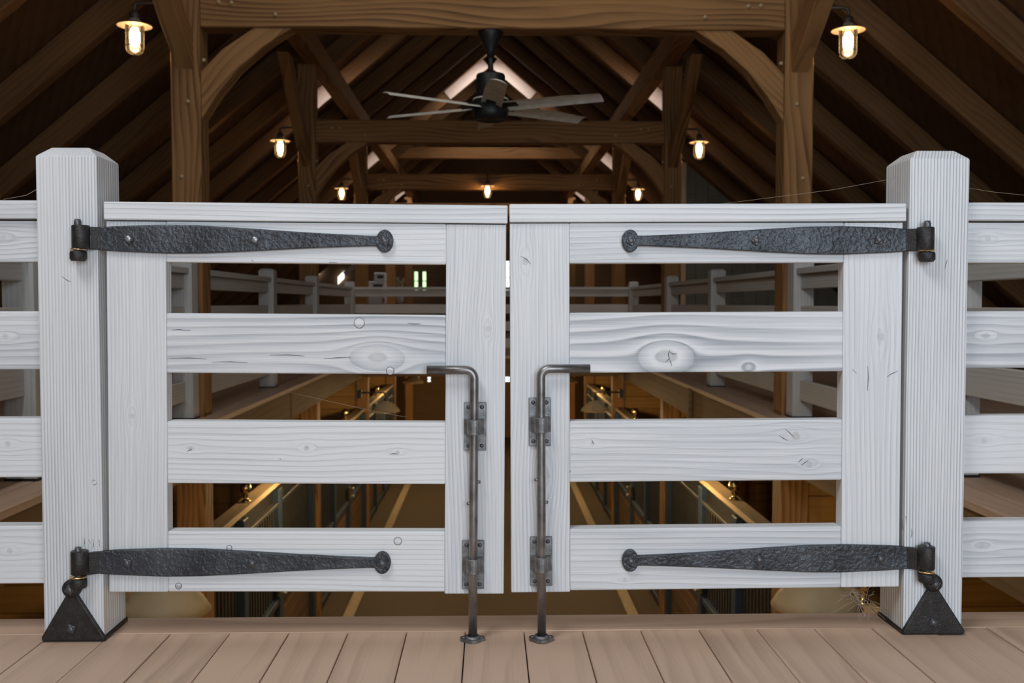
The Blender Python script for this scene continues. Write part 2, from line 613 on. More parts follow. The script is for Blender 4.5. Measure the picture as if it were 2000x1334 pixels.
# roof: deck, rafters (one by one)
bm = bmesh.new()
for s in (-1, 1):
    q = [(0, RU + 0.30), (s * (XW + 0.4), RU + 0.30 - SL * (XW + 0.4)), (s * (XW + 0.4), RU + 0.36 - SL * (XW + 0.4)), (0, RU + 0.36)]
    lo = [bm.verts.new((x, YB - 0.1, z)) for x, z in q]
    hi = [bm.verts.new((x, YF + 0.1, z)) for x, z in q]
    bm.faces.new(lo)
    bm.faces.new(hi[::-1])
    for i in range(4):
        bm.faces.new((lo[i], lo[(i + 1) % 4], hi[(i + 1) % 4], hi[i]))
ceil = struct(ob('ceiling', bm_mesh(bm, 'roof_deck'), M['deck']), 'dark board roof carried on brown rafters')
RD = 0.22
un = Vector((SL, 0, 1)).normalized()
for i in range(-1, 23):
    y = 1.25 * i + 0.9
    for s in (-1, 1):
        nrm = Vector((s * SL, 0, 1)).normalized()
        c = nrm * (RD / 2)
        p0 = Vector((s * 0.02, y, RU - SL * 0.02)) + c
        p1 = Vector((s * (XW - 0.02), y, RU - SL * (XW - 0.02))) + c
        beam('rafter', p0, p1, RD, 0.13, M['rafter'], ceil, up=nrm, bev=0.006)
struct(beam('trim_3', (0, YB + 0.1, RU + 0.12), (0, YF - 0.1, RU + 0.12), 0.26, 0.05, M['rafter']), 'ridge board under the roof')

# daylight openings in the roof with pale liner boards on the rafter behind
def roof_light(yr, xa, xb, s, idx):
    y0, y1 = yr - 1.17, yr - 0.55     # pane in the near half of the rafter bay
    nrm = Vector((s * SL, 0, 1)).normalized()
    zc = lambda x: RU - SL * x
    up = nrm * 0.232
    xm = (xa + xb) / 2
    L = (xb - xa) * math.sqrt(1 + SL * SL)
    c = Vector((s * xm, (y0 + y1) / 2, zc(xm))) + up
    d = Vector((s, 0, -SL)).normalized()
    w = beam('window_%d' % idx, c - d * L / 2, c + d * L / 2, 0.02, y1 - y0, M['skylight_pane'], None, up=nrm, bev=0)
    struct(w, 'small daylit roof window between the rafters')
    a = Vector((s * xa, yr - 0.08, zc(xa))) + nrm * (RD / 2)
    b = Vector((s * xb, yr - 0.08, zc(xb))) + nrm * (RD / 2)
    beam('liner_board', a, b, RD, 0.03, M['pale_liner'], w, up=nrm, bev=0.002)
    return w


for s in (-1, 1):
    for (yr, xa, xb) in ((20.9, 0.02, 0.83), (14.65, 2.1, 2.62), (20.9, 2.28, 2.72), (27.15, 2.3, 2.75)):
        roof_light(yr, xa, xb, s, wn)
        wn += 1

# raking clerestory panes low under the left roof, at the far end
for (xa, z) in ((-5.05, 1.50), (-4.35, 1.36)):
    d = Vector((0.26, 0, 0.24))
    w = struct(ob('window_%d' % wn, prism_mesh([(-0.09, -0.20), (0.09, -0.02), (0.09, 0.20), (-0.09, 0.02)], 0.03), M['sky_pane'], None, T(xa, YF - 0.15, z + 0.2)),
               'raking daylit pane under the left roof slope')
    beam('liner_board', (xa + 0.10, YF - 0.18, z + 0.30), (xa + 0.75, YF - 0.18, z + 0.30 + 0.65 * SL), 0.14, 0.03, M['pale_liner'], w)
    wn += 1

rw = struct(block('window_%d' % wn, (-2.32, -1.36, 4.62), (-1.18, -1.30, 4.70), M['rafter']), 'roof window above the near loft')
wn += 1

# board partition across the right loft
bm = bmesh.new()
pw = struct(block('wall_partition', (3.15, 16.06, 0.0), (XW - 0.05, 16.10, 0.30), M['wallboard']), 'grey vertical board partition in the right loft')
for i in range(17):
    xa = 3.15 + i * 0.2
    za, zb = RU - SL * xa - 0.02, RU - SL * (xa + 0.196) - 0.02
    me = prism_mesh([(xa, 0.0), (xa + 0.196, 0.0), (xa + 0.196, max(0.05, zb)), (xa, max(0.06, za))], 0.025, 0.003)
    ob('board', me, M['wallboard'], pw, T(0, 16.03 + random.uniform(-0.004, 0.004), 0))
beam('corner_board', (3.13, 16.0, 0), (3.13, 16.0, 3.1), 0.10, 0.05, M['cap_wood'], pw)

# ------------------------------------------------------------------ front gate
# measured on the post face: (x, z) -> metres
def S(x, z=0.82):
    return (x * 0.9917, 0.82 + (z - 0.82) * 0.9917)


def sx(x):
    return x * 0.9917


def sz(z):
    return 0.82 + (z - 0.82) * 0.9917


PF = 2.38      # front face of the gate posts
GF = 2.387     # front face of the gate leaves


def gx(x):
    return x * GF / 2.42


def gz(z):
    return 0.82 + (z - 0.82) * GF / 2.42


def post_mesh(w, h, ch, chz, bev=0.003):
    """square post, local X up (0..h), chamfered head"""
    a = w / 2
    b = a - ch
    prof = [(0, a), (h - chz, a), (h, b)]
    bm = bmesh.new()
    rings = [[bm.verts.new((x, sy * r, sz_ * r)) for sy, sz_ in ((-1, -1), (1, -1), (1, 1), (-1, 1))] for x, r in prof]
    for p, q in zip(rings, rings[1:]):
        for i in range(4):
            bm.faces.new((p[i], p[(i + 1) % 4], q[(i + 1) % 4], q[i]))
    bm.faces.new(rings[0][::-1])
    bm.faces.new(rings[-1])
    es = [e for e in bm.edges if abs(e.verts[0].co.x - e.verts[1].co.x) > 1e-4 or e.verts[0].co.x > h - chz - 0.001]
    bmesh.ops.bevel(bm, geom=es, offset=bev, segments=2, profile=0.5, affect='EDGES')
    return bm_mesh(bm, 'post')


VERT = Matrix(((0, 0, -1, 0), (0, 1, 0, 0), (1, 0, 0, 0), (0, 0, 0, 1)))   # local X -> world Z, local Z -> -X

SCREW = lathe_mesh([(0, 0.003), (0.0028, 0.0028), (0.0048, 0.0012), (0.0052, 0)], 12)
SQUARE_NUT = lathe_mesh([(0, 0.007), (0.0105, 0.007), (0.0130, 0.005), (0.0135, 0)], 4, False)
NUT_END = lathe_mesh([(0, 0.0105), (0.006, 0.010), (0.0074, 0.0085), (0.0074, 0)], 14)
FACE = Matrix.Rotation(PI / 2, 4, 'X')      # lathe axis +Z -> -Y (towards the viewer)


def square_bolt(x, y, z, parent, bright=False, rot=0.0):
    n = ob('bolt', SQUARE_NUT, M['bolt'], parent, T(x, y, z) @ FACE @ Matrix.Rotation(rot, 4, 'Z'))
    return n, ob('bolt_end', NUT_END, M['bright_bolt'] if bright else M['bolt'], parent, T(x, y, z) @ FACE)


def gate_post(x0, x1, bx, kx, label, lx):
    w = x1 - x0
    cx = (x0 + x1) / 2
    r = root('gate_post', label, 'post', (cx, PF + w / 2, 0), 'posts the two gate leaves hang from')
    ob('post_body', post_mesh(w, 1.192, 0.027, 0.0235), M['white_post'], r, T(cx, PF + w / 2, 0.002) @ VERT)
    block('base_plate', (x0 - 0.004, PF - 0.004, 0.0), (x1 + 0.004, PF + w + 0.004, 0.012), M['black'], r, 0.002)
    # triangular hinge bracket at the foot
    tri = [(x0 - 0.002, 0.004), (x1 + 0.003, 0.004), (x1 + 0.004, 0.012), (kx + 0.015, 0.112), (kx + 0.010, 0.120), (kx - 0.010, 0.120), (kx - 0.015, 0.112), (x0 - 0.003, 0.012)]
    br = ob('hinge_bracket', prism_mesh(tri, 0.010, 0.003, 2), M['iron_dark'], r, T(0, PF - 0.005, 0))
    br['label'] = 'black iron triangular bracket'
    eye = ob('bracket_eye', lathe_mesh([(0, 0.016), (0.014, 0.016), (0.0215, 0.012), (0.0225, 0.006), (0.0225, 0)], 24), M['iron_dark'], br, T(kx, PF, 0.131) @ FACE)
    square_bolt(kx - 0.001, PF - 0.010, 0.034, br, rot=0.4)
    square_bolt(kx, PF - 0.016, 0.131, br, rot=0.2)
    # pintles carrying the hinge barrels
    for (px, zt, zb) in ((bx, 0.9465, 0.9195), (lx, 0.1630, 0.1365)):
        h = zt - zb
        p = ob('pintle', lathe_mesh([(0, 0), (0.0165, 0), (0.0205, 0.005), (0.0205, h - 0.008), (0.0185, h - 0.003), (0, h - 0.003)], 8), M['iron_dark'], r, T(px, PF - 0.0225, zb))
        ob('washer', lathe_mesh([(0, 0), (0.0185, 0), (0.0185, 0.0035), (0, 0.0035)], 20), M['worn_brass'], p, T(px, PF - 0.0225, zt - 0.001))
        ob('pin', lathe_mesh([(0.0085, 0), (0.0085, 0.090), (0.0065, 0.096), (0, 0.096)], 14), M['bolt'], p, T(px, PF - 0.0225, zb + 0.003))
        if zt < 0.5:
            block('pintle_arm', (min(px, kx), PF - 0.020, zb + 0.002), (max(px, kx), PF - 0.006, zt - 0.004), M['iron_dark'], p, 0.002)
    return r


LP = (sx(-1.1035), sx(-0.9585))
RP = (sx(1.0165), sx(1.1645))
gate_post(LP[0], LP[1], sx(-0.996), sx(-1.032), 'thick whitewashed gate post with a sloped head on the left of the double gate', sx(-1.0085))
gate_post(RP[0], RP[1], sx(1.051), sx(1.0875), 'thick whitewashed gate post with a sloped head on the right of the double gate', sx(1.0635))


def strap_outline(L):
    """hammered strap, x from 0 (barrel side) to L (round end)"""
    def hw(t):
        x = t * L
        pts = [(0.0, 0.0265), (0.08, 0.0305), (0.24, 0.0345), (0.36, 0.0335), (0.52, 0.0275), (0.70, 0.0195), (0.85, 0.0145), (0.93, 0.0125)]
        for (a, ha), (b, hb) in zip(pts, pts[1:]):
            if a <= t <= b:
                u = (t - a) / (b - a)
                return ha + (hb - ha) * u
        return 0.0125
    top = [(t / 40 * L, hw(t / 40)) for t in range(0, 38)]
    cx = L - 0.0205
    start = math.asin(min(1, top[-1][1] / 0.0275))
    disc = [(cx + 0.0205 * math.cos(a), 0.0275 * math.sin(a)) for a in [PI - start - (2 * PI - 2 * start) * i / 22 for i in range(23)]]
    bot = [(x, -z) for x, z in reversed(top)]
    return [p for p in top if p[0] < disc[0][0] - 0.001] + disc + [p for p in bot if p[0] < disc[0][0] - 0.001]


def drop_bolt(r, xr, zt, xe, side, plates, pins, label):
    """cane bolt: bent rod in two guide plates"""
    yr = GF - 0.026
    rr = 0.0106
    rad = 0.021
    bend = [(xr + side * (rad - rad * math.cos(a)), yr, zt - rad + rad * math.sin(a)) for a in [PI / 2 * i / 7 for i in range(8)]]
    pts = [(xr, yr, 0.010), (xr, yr, 0.3), (xr, yr, zt - rad - 0.01)] + bend + [(xe, yr, zt)]
    rod = ob('drop_bolt', tube_mesh(pts, rr, 16), M['steel'], r)
    rod['label'] = label
    for (pz, d) in pins:
        ob('stop_pin', tube_mesh([(xr + d * 0.006, yr, pz), (xr + d * 0.0165, yr, pz)], 0.0038, 8), M['steel'], rod)
    for (x0, x1, z0, z1, zc) in plates:
        pl = block('guide_plate', (x0, GF - 0.006, z0), (x1, GF, z1), M['cast'], r, 0.0012)
        for ux in (0.2, 0.8):
            for uz in (0.1, 0.9):
                ob('screw', SCREW, M['bolt'], pl, T(x0 + (x1 - x0) * ux, GF - 0.006, z0 + (z1 - z0) * uz) @ FACE)
        # saddle around the rod
        o = [(-0.0245, -0.004), (-0.0245, -0.012), (-0.0165, -0.018)]
        o += [(0.0165 * math.cos(a), -(GF - yr) - 0.0165 * math.sin(a)) for a in [PI - PI * i / 10 for i in range(11)]]
        o += [(0.0165, -0.018), (0.0245, -0.012), (0.0245, -0.004)]
        bm = bmesh.new()
        f = bm.faces.new([bm.verts.new((px, py, -0.0185)) for px, py in o])
        g = bmesh.ops.extrude_face_region(bm, geom=[f])
        bmesh.ops.translate(bm, vec=(0, 0, 0.037), verts=[v for v in g['geom'] if isinstance(v, bmesh.types.BMVert)])
        bmesh.ops.bevel(bm, geom=[e for e in bm.edges if abs(e.verts[0].co.z - e.verts[1].co.z) < 1e-6], offset=0.0015, segments=1, affect='EDGES')
        ob('saddle', bm_mesh(bm, 'saddle'), M['cast'], pl, T(xr, GF, zc))


def gate_leaf(label, hx, sgn, xs, rails, cap, sag, straps, mats, plugs, boltargs):
    """hx: pin position; sgn +1 leaf extends to +x"""
    r = root('gate_leaf', label, 'gate', (hx, GF, 0.10), 'leaves of the double loft gate')
    th = 0.042
    yc = GF + th / 2
    (h0, h1, m0, m1) = xs           # hinge stile, meeting stile
    zb, zt = gz(0.108), gz(1.0195)
    beam('stile', ((h0 + h1) / 2, yc, zb), ((h0 + h1) / 2, yc, zt), abs(h1 - h0), th, mats['hs'], r, bev=0.0025, seg=2)
    beam('stile', ((m0 + m1) / 2, yc, zb - 0.004), ((m0 + m1) / 2, yc, zt), abs(m1 - m0), th, mats['ms'], r, bev=0.0025, seg=2)
    xa, xb = sorted((h1, m0))
    for i, (z0, z1) in enumerate(rails):
        z0, z1 = gz(z0), gz(z1)
        rl = beam('rail', (xa - 0.0005, yc + 0.0012, (z0 + z1) / 2), (xb + 0.0005, yc + 0.0012, (z0 + z1) / 2), z1 - z0, th, mats['r'][i], r, bev=0.004, seg=2)
        for (px, pz, pr) in plugs.get(i, ()):
            ob('plug', lathe_mesh([(0, 0.0016), (pr - 0.0008, 0.0016), (pr, 0.0008), (pr, -0.004)], 20), M['plug'], rl, T(px, GF + 0.0012, pz) @ FACE)
            ob('plug_joint', lathe_mesh([(pr + 0.0012, -0.001), (pr + 0.0012, 0.0004), (pr, 0.0004)], 20), M['crack'], rl, T(px, GF + 0.0012, pz) @ FACE)
    c0, c1 = cap
    beam('cap_rail', (c0, GF + 0.022, gz(1.044)), (c1, GF + 0.022, gz(1.044)), 0.0435, 0.062, M['white_cap'], r, bev=0.003, seg=2)
    # strap hinges
    for (bx, zc, L, bright) in straps:
        o = strap_outline(L)
        x0 = bx + sgn * 0.022
        me = prism_mesh([(sgn * x, z) for x, z in o], 0.011, 0.003, 2)
        st = ob('strap_hinge', me, M['iron'], r, T(x0, GF - 0.0055, zc))
        st['label'] = 'hammered black iron strap hinge'
        zh = zc + (0.0015 if zc > 0.5 else 0.0060)
        ob('hinge_barrel', lathe_mesh([(0, -0.028), (0.019, -0.028), (0.0205, -0.026), (0.0205, 0.026), (0.019, 0.028), (0, 0.028)], 22), M['iron_dark'], st, T(bx, PF - 0.0225, zh))
        nk = frame((bx + sgn * 0.004, PF - 0.020, zc), (x0 + sgn * 0.010, GF - 0.010, zc), (0, 0, 1))
        ob('hinge_neck', box_mesh(0.046, 0.010, 0.0535, 0.002), M['iron_dark'], st, nk)
        for q, d in enumerate((0.085, 0.385, L - 0.0205)):
            square_bolt(x0 + sgn * d, GF - 0.011, zc, st, bright and q < 2, rot=random.uniform(0, 0.6))
    drop_bolt(r, *boltargs)
    r.matrix_basis = T(hx, GF, 0.10) @ Matrix.Rotation(sag, 4, 'Y')
    return r


RAILS_L = [(0.921, 1.0205), (0.6505, 0.797), (0.378, 0.532), (0.1085, 0.260)]
RAILS_R = [(0.921, 1.0205), (0.651, 0.8), (0.379, 0.5315), (0.107, 0.263)]
LK = 0.9917
cxl = gx((-0.8086 - 0.1267) / 2)
cxr = gx((0.1863 + 0.8665) / 2)
matL = dict(hs=white(freq=760, warp=0.03, gmix=0.30, tone=0.14, knots=[(-0.02, 0.012, 0.012, 2.5)]),
            ms=white(freq=760, warp=0.05, gmix=0.26, tone=0.10, knots=[(0.20, -0.03, 0.012, 2.5)]),
            r=[white(freq=480, warp=0.05, gmix=0.34),
               white(freq=300, warp=0.06, gmix=0.75, knots=[(0.17, -0.034, 0.034, 2.0)], knot_col=(0.66, 0.65, 0.65)),
               white(freq=420, warp=0.05, gmix=0.30, knots=[(-0.28, 0.01, 0.008, 2.0), (0.0, 0.012, 0.011, 2.0), (0.22, 0.002, 0.009, 2.5)], knot_col=(0.42, 0.40, 0.39)),
               white(freq=520, warp=0.04, gmix=0.28)])
matR = dict(hs=white(freq=500, warp=0.05, gmix=0.34, tone=0.16, knots=[(0.17, -0.02, 0.016, 3.0)]),
            ms=white(freq=640, warp=0.05, gmix=0.30, tone=0.10, knots=[(0.36, 0.035, 0.014, 2.5), (-0.16, -0.01, 0.02, 3.0)]),
            r=[white(freq=480, warp=0.04, gmix=0.36),
               white(freq=215, warp=0.030, gmix=0.9, sharp=1.0, knots=[(-0.0995, -0.037, 0.040, 1.7), (0.103, -0.062, 0.013, 1.5)], knot_col=(0.70, 0.70, 0.69)),
               white(freq=360, warp=0.08, gmix=0.26, knots=[(-0.28, 0.02, 0.008, 2.5), (0.22, 0.035, 0.016, 2.2), (0.255, -0.035, 0.013, 2.0)], knot_col=(0.44, 0.43, 0.42)),
               white(freq=400, warp=0.05, gmix=0.28, knots=[(-0.2, -0.05, 0.008, 2.5)])])
gate_leaf('left leaf of the white slatted double gate with black strap hinges', sx(-0.996), 1,
          (gx(-0.9525), gx(-0.8086), gx(-0.1267), gx(0.0205)), RAILS_L, (gx(-0.955), gx(0.0235)), math.radians(0.42),
          [(sx(-0.996), gz(0.9765), 0.714, True), (sx(-1.0060), gz(0.1840), 0.7197, False)], matL,
          {1: [(gx(-0.3388), gz(0.776), 0.012), (gx(-0.263), gz(0.6585), 0.009)], 3: [(gx(-0.243), gz(0.236), 0.009), (gx(-0.658), gz(0.218), 0.006), (gx(-0.783), gz(0.123), 0.007)]},
          (gx(-0.0555), gz(0.6635), gx(-0.171), -1,
           [(gx(-0.0805), gx(-0.0255), gz(0.4635), gz(0.583), gz(0.524)), (gx(-0.0835), gx(-0.0285), gz(0.118), gz(0.240), gz(0.181))],
           [(gz(0.389), 1), (gz(0.336), -1)], 'bent dark steel drop bolt with its handle turned left'))
gate_leaf('right leaf of the white slatted double gate with a large knot in one rail', sx(1.051), -1,
          (gx(1.0135), gx(0.8665), gx(0.1863), gx(0.0397)), RAILS_R, (gx(0.0388), gx(1.0185)), math.radians(-0.25),
          [(sx(1.051), gz(0.9755), 0.710, False), (sx(1.0625), gz(0.1835), 0.721, False)], matR,
          {1: [], 3: []},
          (gx(0.1137), gz(0.6635), gx(0.234), 1,
           [(gx(0.0845), gx(0.1390), gz(0.4710), gz(0.591), gz(0.526)), (gx(0.0865), gx(0.1415), gz(0.1215), gz(0.2455), gz(0.181))],
           [(gz(0.391), -1), (gz(0.3355), 1)], 'bent dark steel drop bolt with its handle turned right'))

# drying checks and scars on the boards: (parent lookup, polyline of (x, z))
def checks(leaf, kind, idx, lines, y):
    kids = [c for c in leaf.children if c.name.split('.')[0] == kind]
    kids.sort(key=lambda c: int(c.name.split('.')[1]) if '.' in c.name else 0)
    for ln in lines:
        n = len(ln)
        pts = [(x, y, z) for x, z in ln]
        rad = [0.0004] + [0.0011] * (n - 2) + [0.0004] if n > 2 else [0.0008, 0.0004]
        ob('check', tube_mesh(pts, rad, 4), M['crack'], kids[idx])


def px(x, y):
    # photograph pixel on the gate face -> metres
    return (-0.0135 + (x - 956.4) * GF / 1920, 0.82 - (y - 592) * GF / 1920)


leaves = [o for o in COL.objects if o.name.startswith('gate_leaf')]
yk = GF + 0.0010
checks(leaves[0], 'rail', 1, [[px(330, 698), px(370, 697), px(402, 699)], [px(412, 705), px(450, 704), px(482, 706)], [px(525, 691), px(560, 690), px(592, 692)],
                              [px(630, 697), px(655, 695), px(682, 694)], [px(335, 643), px(350, 642), px(372, 644)], [px(792, 627), px(806, 628), px(818, 628)]], yk)
checks(leaves[0], 'rail', 2, [[px(364, 880), px(369, 877), px(374, 876)], [px(758, 884), px(766, 882), px(774, 884)], [px(544, 893), px(547, 895)]], yk)
checks(leaves[0], 'rail', 0, [[px(491, 506), px(494, 510)], [px(640, 509), px(655, 510)]], yk)
checks(leaves[1], 'rail', 1, [[px(1312, 681), px(1309, 690), px(1311, 699), px(1303, 706)], [px(1311, 699), px(1314, 707), px(1316, 714)], [px(1311, 685), px(1318, 690), px(1326, 689)]], yk)
checks(leaves[1], 'rail', 2, [[px(1541, 839), px(1550, 847), px(1559, 856)], [px(1529, 852), px(1538, 858), px(1546, 862)], [px(1567, 906), px(1573, 901), px(1577, 897)], [px(1574, 912), px(1581, 906), px(1588, 902)],
                              [px(1158, 857), px(1160, 862), px(1163, 867)], [px(1114, 922), px(1117, 918)]], yk)
checks(leaves[1], 'stile', 1, [[px(1020, 497), px(1032, 504), px(1040, 513)]], GF - 0.0002)
checks(leaves[1], 'stile', 0, [[px(1704, 716), px(1705, 740), px(1704, 765)], [px(1742, 738), px(1752, 731), px(1764, 726)], [px(1674, 722), px(1682, 730)]], GF - 0.0002)

gposts = [o for o in COL.objects if o.name.startswith('gate_post')]
yp = PF + 0.0003
checks(gposts[0], 'post_body', 0, [[px(132, 540), px(143, 548), px(152, 552)], [px(167, 1048), px(168, 1058), px(166, 1066)], [px(176, 1052), px(180, 1060)], [px(184, 1050), px(185, 1063), px(183, 1070)],
                                   [px(196, 1052), px(197, 1068)], [px(183, 940), px(187, 935), px(192, 938)], [px(184, 944), px(190, 945), px(194, 940)]], yp)
checks(gposts[1], 'post_body', 0, [[px(1774, 1020), px(1773, 1032), px(1775, 1042)], [px(1780, 1014), px(1782, 1030)], [px(1792, 1038), px(1793, 1050), px(1791, 1058)], [px(1855, 505), px(1852, 515), px(1850, 526)]], yp)

# floor sockets of the drop bolts
def socket(x, label):
    out = []
    pts = [(-0.030, 0.004), (-0.028, 0.010), (-0.017, 0.012), (-0.010, 0.017), (0.010, 0.017), (0.017, 0.012), (0.028, 0.010), (0.030, 0.004),
           (0.030, -0.006), (0.022, -0.012), (0.012, -0.024), (0, -0.028), (-0.012, -0.024), (-0.022, -0.012), (-0.030, -0.006)]
    bm = bmesh.new()
    f = bm.faces.new([bm.verts.new((px, py, 0)) for px, py in pts])
    g = bmesh.ops.extrude_face_region(bm, geom=[f])
    bmesh.ops.translate(bm, vec=(0, 0, 0.007), verts=[v for v in g['geom'] if isinstance(v, bmesh.types.BMVert)])
    r = root('floor_socket', label, 'socket', (x, GF - 0.03, 0.001), 'floor sockets of the drop bolts')
    ob('socket_plate', bm_mesh(bm, 'socket'), M['cast'], r, T(x, GF - 0.026, 0.001))
    ob('collar', lathe_mesh([(0.0115, 0.004), (0.0115, 0.012), (0.0165, 0.012), (0.019, 0.006), (0.019, 0.002)], 20), M['cast'], r, T(x, GF - 0.026, 0.001))
    for d in (-1, 1):
        ob('screw', SCREW, M['bolt'], r, T(x + d * 0.022, GF - 0.024, 0.008))


socket(gx(-0.0565), 'small cast steel floor socket under the left drop bolt')
socket(gx(0.1132), 'small cast steel floor socket under the right drop bolt')

# front fence panels beside the posts
FR = [(0.920, 1.0205), (0.6575, 0.8), (0.391, 0.538), (0.127, 0.272)]
for s, x0, x1, lab in ((-1, LP[0] - 0.0005, -2.1, 'whitewashed rail fence joining the left gate post at the frame edge'), (1, RP[1] + 0.0005, 2.1, 'whitewashed rail fence joining the right gate post at the frame edge')):
    r = root('rail_fence', lab, 'fence', (x0, PF + 0.07, 0), 'front fence panels either side of the gate')
    a, b = sorted((x0, x1))
    for i, (z0, z1) in enumerate(FR):
        beam('rail', (a, PF + 0.072, (z0 + z1) / 2), (b, PF + 0.072, (z0 + z1) / 2), z1 - z0, 0.044,
             white(freq=(520, 300, 420, 380)[i] * (1 if s < 0 else 0.85), warp=(0.05, 0.09, 0.05, 0.04)[i], gmix=(0.4, 0.55, 0.34, 0.4)[i],
                   knots=[(s * -0.40, 0.01, 0.012, 2.4)]), r, bev=0.004, seg=2)
    beam('cap_rail', (a, PF + 0.072, 1.046), (b, PF + 0.072, 1.046), 0.044, 0.085, M['white_cap'], r, bev=0.003, seg=2)

# ------------------------------------------------------------------ loft railings around the opening
XR = 2.17
XR_ = {-1: -2.17, 1: 2.215}


def railing(label, axis, fixed, a, b, posts, grp='railings round the loft opening'):
    P = (lambda t, z: (fixed, t, z)) if axis == 'Y' else (lambda t, z: (t, fixed, z))
    r = root('loft_railing', label, 'railing', P((a + b) / 2, 0.0), grp)
    cuts = sorted(posts)
    ends = [a] + cuts + [b]
    pm = CACHE.setdefault('railpost', post_mesh(0.145, 1.15, 0.024, 0.02))
    for t in cuts:
        x, y, z = P(t, 0.002)
        ob('post', pm, M['fence_far'], r, T(x, y, z) @ VERT)
        block('base_plate', (x - 0.077, y - 0.077, 0), (x + 0.077, y + 0.077, 0.012), M['black'], r)
    for t0, t1 in zip(ends, ends[1:]):
        t0 += 0.0725 if t0 in cuts else 0
        t1 -= 0.0725 if t1 in cuts else 0
        if t1 - t0 < 0.05:
            continue
        for (z0, z1) in FR:
            beam('rail', P(t0, (z0 + z1) / 2), P(t1, (z0 + z1) / 2), z1 - z0, 0.044, M['fence_far'], r, bev=0.004)
        beam('cap_rail', P(t0, 1.046), P(t1, 1.046), 0.044, 0.11, M['fence_far'], r, bev=0.004)
    return r


BENTS = [7.2, 12.2, 17.2, 22.2, 27.2]
for s, nm in ((-1, 'left'), (1, 'right')):
    railing('weathered grey railing on the %s loft between the gate and the nearest timber post' % nm, 'Y', XR_[s], 2.62, 7.09, [4.62, 7.01])
    railing('weathered grey railing on the %s loft between the first and second timber posts' % nm, 'Y', XR_[s], 7.31, 12.09, [9.62, 12.01])
    railing('weathered grey railing on the %s loft beyond the second timber post' % nm, 'Y', XR_[s], 12.31, 15.16, [15.16 + 0.075])
railing('weathered grey railing across the far end of the loft opening', 'X', 15.235, -XR + 0.075, XR_[1] - 0.075, [])

# ------------------------------------------------------------------ timber frame
XP = 2.185
PW = 0.21


def arc_brace():
    lower = [(2.085, 2.13), (1.965, 2.315), (1.82, 2.49), (1.645, 2.645), (1.43, 2.785)]
    upper = [(1.70, 2.785), (1.80, 2.715), (1.93, 2.63), (2.085, 2.47)]
    return lower + upper


def turned(pts, th):
    c, n = math.cos(th), math.sin(th)
    return [(x * c - z * n, x * n + z * c) for x, z in pts]


BRACE = {s: prism_mesh(turned([(s * x, z) for x, z in (arc_brace() if s > 0 else arc_brace()[::-1])], s * PI / 4), 0.15, 0.006) for s in (-1, 1)}
PEG = lathe_mesh([(0, 0.022), (0.011, 0.020), (0.014, 0.014), (0.014, -0.02)], 10)


def side_brace_mesh():
    """longitudinal arched brace, local X = towards camera (-Y), local Z = up"""
    lo = [(0.0, -0.02), (0.40, 0.24), (0.85, 0.56), (1.36, 1.02)]
    hi = [(1.12, 1.02), (0.72, 0.70), (0.32, 0.42), (0.0, 0.24)]
    return prism_mesh(turned(lo + hi, -0.688), 0.12, 0.006)


SIDE_BRACE = side_brace_mesh()
names = ['nearest', 'second', 'third', 'fourth', 'farthest']
for bi, yb in enumerate(BENTS):
    XP = 2.195 if bi == 0 else 2.24
    xo = 0.022 if bi == 0 else 0.0
    r = root('timber_bent', '%s brown timber frame of posts, tie beam and curved braces over the aisle' % names[bi], 'timber frame', (0, yb, ZL), 'timber frames of the barn')
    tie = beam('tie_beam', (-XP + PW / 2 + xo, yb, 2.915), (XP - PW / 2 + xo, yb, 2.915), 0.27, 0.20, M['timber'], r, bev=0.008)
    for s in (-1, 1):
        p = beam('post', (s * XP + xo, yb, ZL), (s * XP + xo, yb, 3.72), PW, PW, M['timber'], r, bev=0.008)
        ob('knee_brace', BRACE[s], M['timber'], r, T(s * (XP - 2.185) + xo, yb, 0) @ Matrix.Rotation(s * PI / 4, 4, 'Y'))
        m = Matrix(((0, 1, 0, s * XP + xo), (-1, 0, 0, yb - PW / 2), (0, 0, 1, 2.50), (0, 0, 0, 1)))
        ob('side_brace', SIDE_BRACE, M['timber'], r, m @ Matrix.Rotation(-0.688, 4, 'Y'))
        if bi < 3:
            for (px, pz) in ((s * (XP - 0.02), 2.25), (s * (XP + 0.03), 1.72)):
                ob('peg', PEG, M['peg'], p, T(px + xo, yb - PW / 2, pz) @ FACE)
            for d in (-1, 1):
                ob('peg', PEG, M['peg'], p, T(s * XP + xo + d * PW / 2, yb - 0.03, 2.56) @ Matrix.Rotation(d * PI / 2, 4, 'Y'))
            for (px, pz) in ((s * 1.53, 2.865), (s * 1.93, 2.95), (s * 1.84, 2.945)):
                ob('peg', PEG, M['peg'], tie, T(px, yb - 0.10, pz) @ FACE)
    if bi == 3:
        beam('collar_beam', (-2.2, yb, 4.17), (2.2, yb, 4.17), 0.25, 0.18, M['timber'], r, bev=0.008)
for s, nm in ((-1, 'left'), (1, 'right')):
    tag(beam('purlin', (s * 2.15, YB + 0.1, 3.845), (s * 2.15, YF - 0.1, 3.845), 0.25, 0.20, M['timber'], bev=0.008),
        'long brown purlin resting on the %s row of timber posts' % nm, 'beam', 'purlins under the rafters')

